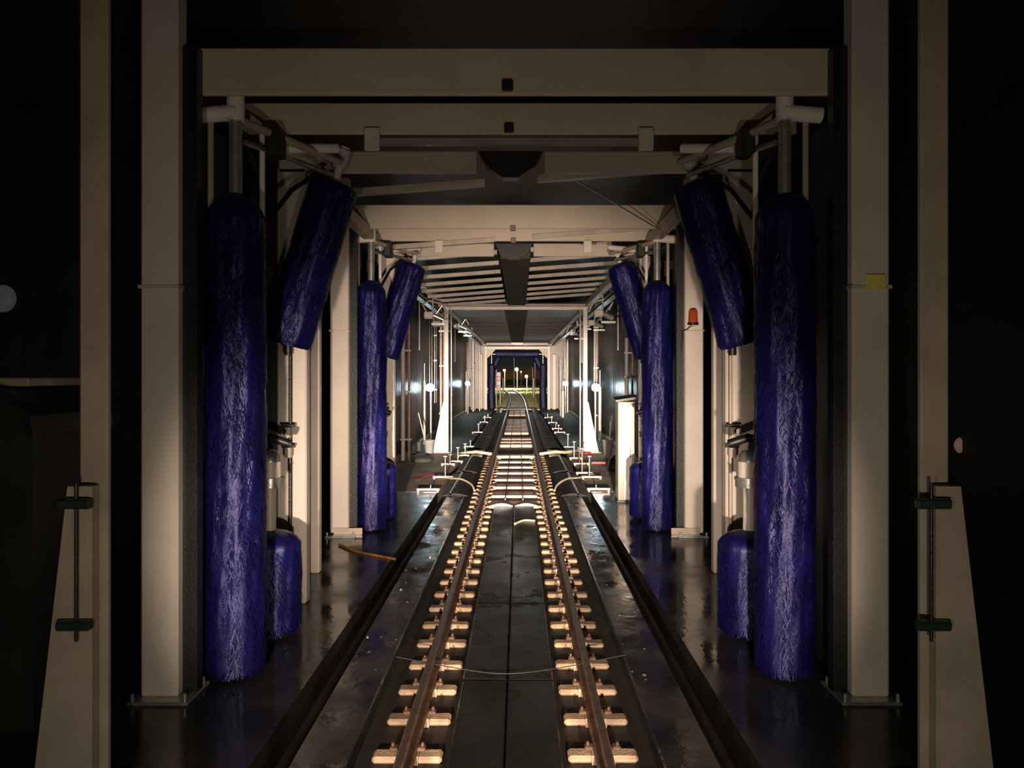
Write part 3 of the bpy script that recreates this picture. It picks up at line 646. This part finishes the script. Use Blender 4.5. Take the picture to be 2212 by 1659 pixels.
# ================================================================== DARK TANK AT THE LEFT EDGE
tk = thing('water_tank', 'dark rounded tank just outside the nearest portal frame', 'tank', (-4.3, 6.3, FZ-.0))
prof = [(-5.6, FZ), (-3.80, FZ), (-3.80, 2.30)] + [(-4.10+0.30*math.cos(a), 2.30+0.30*math.sin(a)) for a in (PI/8, PI/4, 3*PI/8, PI/2)] + [(-5.6, 2.60)]
MB().prism(prof, 6.1, 7.2).build('body', DPANEL, tk)
prof2 = [(-3.74, 2.28)] + [(-4.10+0.36*math.cos(a), 2.30+0.36*math.sin(a)) for a in (PI/8, PI/4, 3*PI/8, PI/2)] + [(-5.6, 2.66), (-5.6, 2.60)] + [(-4.10+0.30*math.cos(a), 2.30+0.30*math.sin(a)) for a in (PI/2, 3*PI/8, PI/4, PI/8)] + [(-3.80, 2.28)]
MB().prism(prof2, 6.0, 7.2).build('rim', DARK, tk)
B(-5.6, -3.9, 6.2, 7.1, 2.67, 2.74, bev=0.01).build('lid', TAN, tk)

# ================================================================== EXIT GANTRY
d = 61.0
eg = thing('exit_gantry', 'pale portal gantry with navy brushes framing the hall exit', 'wash gantry', (0, d, FZ))
for s in (-1, 1):
    B(2.42*s, 2.66*s, d, d+0.3, FZ, 5.02, bev=0.02).build('column', CREAM, eg)
    B(2.85*s, 3.15*s, d+0.6, d+0.8, FZ, 4.4, bev=0.02).build('side_column', CREAM, eg)
    for k in range(2): T(((3.35+0.32*k)*s, d-0.8+0.4*k, FZ), ((3.35+0.32*k)*s, d-0.8+0.4*k, 3.6-0.4*k), 0.035, n=8).build('pipe', PVC, eg)
    MB().prism([(2.42*s, 4.75), (2.42*s, 4.05), (2.18*s, 4.25), (1.75*s, 4.75)], d+0.02, d+0.1).build('corner_plate', CREAM_D, eg)
B(-2.72, 2.72, d+0.02, d+0.28, 4.75, 5.0, bev=0.02).build('cross_beam', CREAM, eg)
B(-0.5, 0.5, d-1.0, d-0.6, 5.05, 5.27, bev=0.03).build('drive_box', RUNG, eg)
ESIDE = mesh_of(bristle_mesh(0.30, 3.7, 700, .25, 8, 32), 'exit_bristles', NAVY)
ETOP = mesh_of(bristle_mesh(0.30, 3.5, 600, .1, 9, 32), 'exit_top_bristles', NAVY)
ECOR = mesh_of(bristle_mesh(0.26, 1.5, 300, .1, 10, 32), 'exit_corner_bristles', NAVY)
for s in (-1, 1):
    x = 2.10*s; side = S1 if s < 0 else S2
    r = thing('wash_brush', 'navy upright brush at the hall exit '+side, 'wash brush', (x, d+1.0, FZ+.02), 'exit brushes')
    bris(ESIDE, r); T((x, d+1.0, 3.6), (x, d+1.0, 4.7), 0.05, n=8).build('shaft', STEEL, r)
    r = thing('wash_brush', 'navy slanting corner brush at the hall exit '+side, 'wash brush', (1.98*s, d+1.5, 3.15), 'exit brushes')
    r.rotation_euler = (0, -0.42*s, 0); bris(ECOR, r)
    q = T((0, 0, 1.4), (0, 0, 1.7), 0.05, n=8).build('shaft', STEEL); q.parent = r
r = thing('wash_brush', 'navy horizontal roof brush across the top of the exit', 'wash brush', (-1.75, d+0.6, 4.38))
r.rotation_euler = (0, PI/2, 0); bris(ETOP, r)
q = T((0, 0, -0.5), (0, 0, 4.0), 0.05, n=8).build('shaft', STEEL); q.parent = r

# ================================================================== OUTSIDE
struct(B(-120, 120, END+.3, 420, FZ-0.6, FZ-0.14).build('ground', GRASS))
m = MB(); vs = []
for y in ys[3:]: vs += [(-1.5+curve_x(y), max(y, END+.3), FZ-0.13), (1.5+curve_x(y), max(y, END+.3), FZ-0.13)]
m.add(vs, [(2*i, 2*i+1, 2*i+3, 2*i+2) for i in range(len(ys[3:])-1)]); struct(m.build('ballast_path', GRAVEL))
struct(B(-2.6, 2.6, END, END+0.5, FZ-0.2, FZ-0.02).build('exit_threshold', TAN))
struct(B(-80, 80, 190, 215, FZ-0.13, FZ+0.0).build('road', ASPH))
m = MB()
random.seed(11)
vsx = [(-60+6*i, 1.2+random.uniform(0, 1.5)) for i in range(21)]
poly = [(-60, FZ-.1)] + vsx + [(60, FZ-.1)]
def lamp_post(px, py, d, size, m_, label):
    x, z = WX(px, d), WZ(py, d); rr = size*d/K/2
    r = thing('street_lamp', label, 'street lamp', (x, d, FZ-.14))
    MB().lathe([(0.0, -rr), (rr*.7, -rr*.7), (rr, 0), (rr*.7, rr*.7), (0, rr)], (x, d, z), 14).build('lamp_head', m_, r)
    if size > 5:
        l = bpy.data.lights.new('street_light', 'POINT'); l.energy = 2600; l.color = (1, .95, .85); l.shadow_soft_size = 0.4
        lo = bpy.data.objects.new('street_light', l); C.objects.link(lo); lo.location = (x, d-1.2, z)
    T((x+rr*0.3, d+.2, FZ-.14), (x+rr*0.3, d+.2, z), max(.05, rr*.16), n=8).build('pole', PVC, r)
for a in [(1089.5, 800, 150, 5.5, STREETL, 'white street lamp over the grass, nearest the crossing sign'), (1116, 798, 160, 8, STREETL, 'largest white street lamp beyond the exit, over the track'),
          (1125.5, 803, 190, 2.6, STREETL, 'small white lamp just past the largest street lamp'), (1137, 813, 120, 7, AMBERL, 'warm globe lamp on a lit post beyond the track bend'),
          (1110, 770, 170, 2.6, AMBERL, 'high small amber lamp in the night sky'), (1161, 832, 230, 3, AMBERL, 'low amber light near the horizon by the white posts'),
          (1113, 831, 220, 2.5, STREETL, 'low white light near the horizon under the largest lamp'), (1123.5, 833, 210, 2.5, AMBERL, 'low pale light at the horizon over the bend')]: lamp_post(*a)
for px, yt, yb, d, wd, lab in [(1086.5, 818, 858, 95, 2.6, 'white marker post left of the track outside'), (1152.5, 818, 858, 95, 2.8, 'white marker post right of the track outside'),
                               (1155.5, 767, 850, 110, 1.5, 'tall thin mast behind the white marker post'), (1150.5, 795, 850, 105, 1.5, 'short thin mast beside the white marker post'),
                               (1167, 788, 862, 80, 1.8, 'thin grey post by the exit brush, grass side'), (1072, 795, 874, 68, 1.6, 'thin pale pole in front of the crossing sign')]:
    x = WX(px, d); r_ = wd*d/K/2
    o = thing('marker_post', lab, 'post', (x, d, FZ-.14)); T((x, d, FZ-.14), (x, d, WZ(yt, d)), r_, n=10).build('post', POSTW, o)
    MB().lathe([(r_*1.15, 0), (r_*1.15, .05), (0, .1)], (x, d, WZ(yt, d)), 10).build('cap', PVC, o)
d = 72; x = WX(1076, d)
r = thing('crossing_sign', 'red and white warning board on a post outside the exit', 'sign', (x, d, FZ-.14))
T((x+.2, d+.05, FZ-.14), (x+.2, d+.05, 2.5), 0.05, n=8).build('post', PVC, r)
for k in range(4):
    z0 = WZ(842, d)+k*0.42; B(x-0.12, x+0.24, d-.03, d, z0, z0+0.40, bev=.01).build('sign_panel', RED if k % 2 == 0 else WHITEP, r)
for s, px in ((-1, 1068), (1, 1177)):
    d = 66.0; x = WX(px, d)
    o = thing('marker_board', 'white upright board just outside the exit '+(S1 if s < 0 else S2), 'board', (x, d, FZ-.14))
    B(x-.07, x+.07, d-.02, d+.02, 1.0, 2.9, bev=.01).build('board', WHITEP, o); T((x, d+.05, FZ-.14), (x, d+.05, 2.8), .03, n=8).build('post', PVC, o)
tr['label'] = 'thin steel tie rod slanting between the two wash gantries'; tr['category'] = 'rod'

# grass blades beyond the exit
rnd = random.Random(21); m = MB()
for k in range(15000):
    y = 63.6+70*rnd.random()**1.6; x = rnd.uniform(-9, 9)
    if abs(x-curve_x(y)) < 1.35: continue
    h = rnd.uniform(.05, .17)*(1+0.01*(y-64)); a = rnd.uniform(-.06, .06); w_ = rnd.uniform(.03, .07)
    z = FZ-.14
    m.add([(x-w_, y, z), (x+w_, y+a, z), (x+a*2, y+a, z+h)], [(0, 1, 2)])
o = m.build('grass_tufts', GRASS, kind='stuff', label='yellow green grass growing beside the track beyond the hall exit', category='grass')
# dim glowing discs added for blurred lights at the near sides
DIMW = mat('blurred_pale_glow', (.12, .13, .13), .4, emit=(0.8, 0.9, 0.85), estr=0.03)
DIMP = mat('blurred_pink_glow', (.12, .09, .08), .4, emit=(1.0, 0.62, 0.45), estr=0.09)
for px, py, d, r0, m_, lab in ((6, 645, 9.3, .17, DIMW, 'dim pale round disc for a blurred light high above the dark tank'), (4, 955, 9.3, .2, DIMP, 'dim pinkish round disc for a blurred light low behind the dark tank'),
                             (2078, 962, 11.0, .12, DIMP, 'dim pinkish round disc for a blurred light behind the stickered column side post')):
    x, z = WX(px, d), WZ(py, d); s_ = -1 if x < 0 else 1
    q = thing('blurred_light', lab, 'lamp', (x, d, z))
    MB().lathe([(0, -.06), (r0*.7, -.05), (r0, 0), (r0*.7, .05), (0, .06)], (x, d, z), 20, axis='Y').build('lamp_glass', m_, q)
    T((x, d+.08, z), (6.5*s_, d+.08, z), .02, n=8).build('disc_arm', STEEL, q)

# loose ballast stones on the path
rnd = random.Random(5); m = MB()
for k in range(9000):
    y = 63.5+75*rnd.random()**1.5; x = curve_x(y)+rnd.uniform(-1.5, 1.5); q = rnd.uniform(.03, .07); z = FZ-.13; h = q*rnd.uniform(.6, 1.1)
    if abs(abs(x-curve_x(y))-0.752) < 0.09: continue
    m.add([(x-q, y-q*.5, z), (x+q, y-q*.5, z), (x, y+q, z), (x, y, z+h)], [(0, 1, 3), (1, 2, 3), (2, 0, 3)])
m.build('ballast_stones', GRAVEL, kind='stuff', label='pale ballast stones around the curving rails beyond the exit', category='ballast')
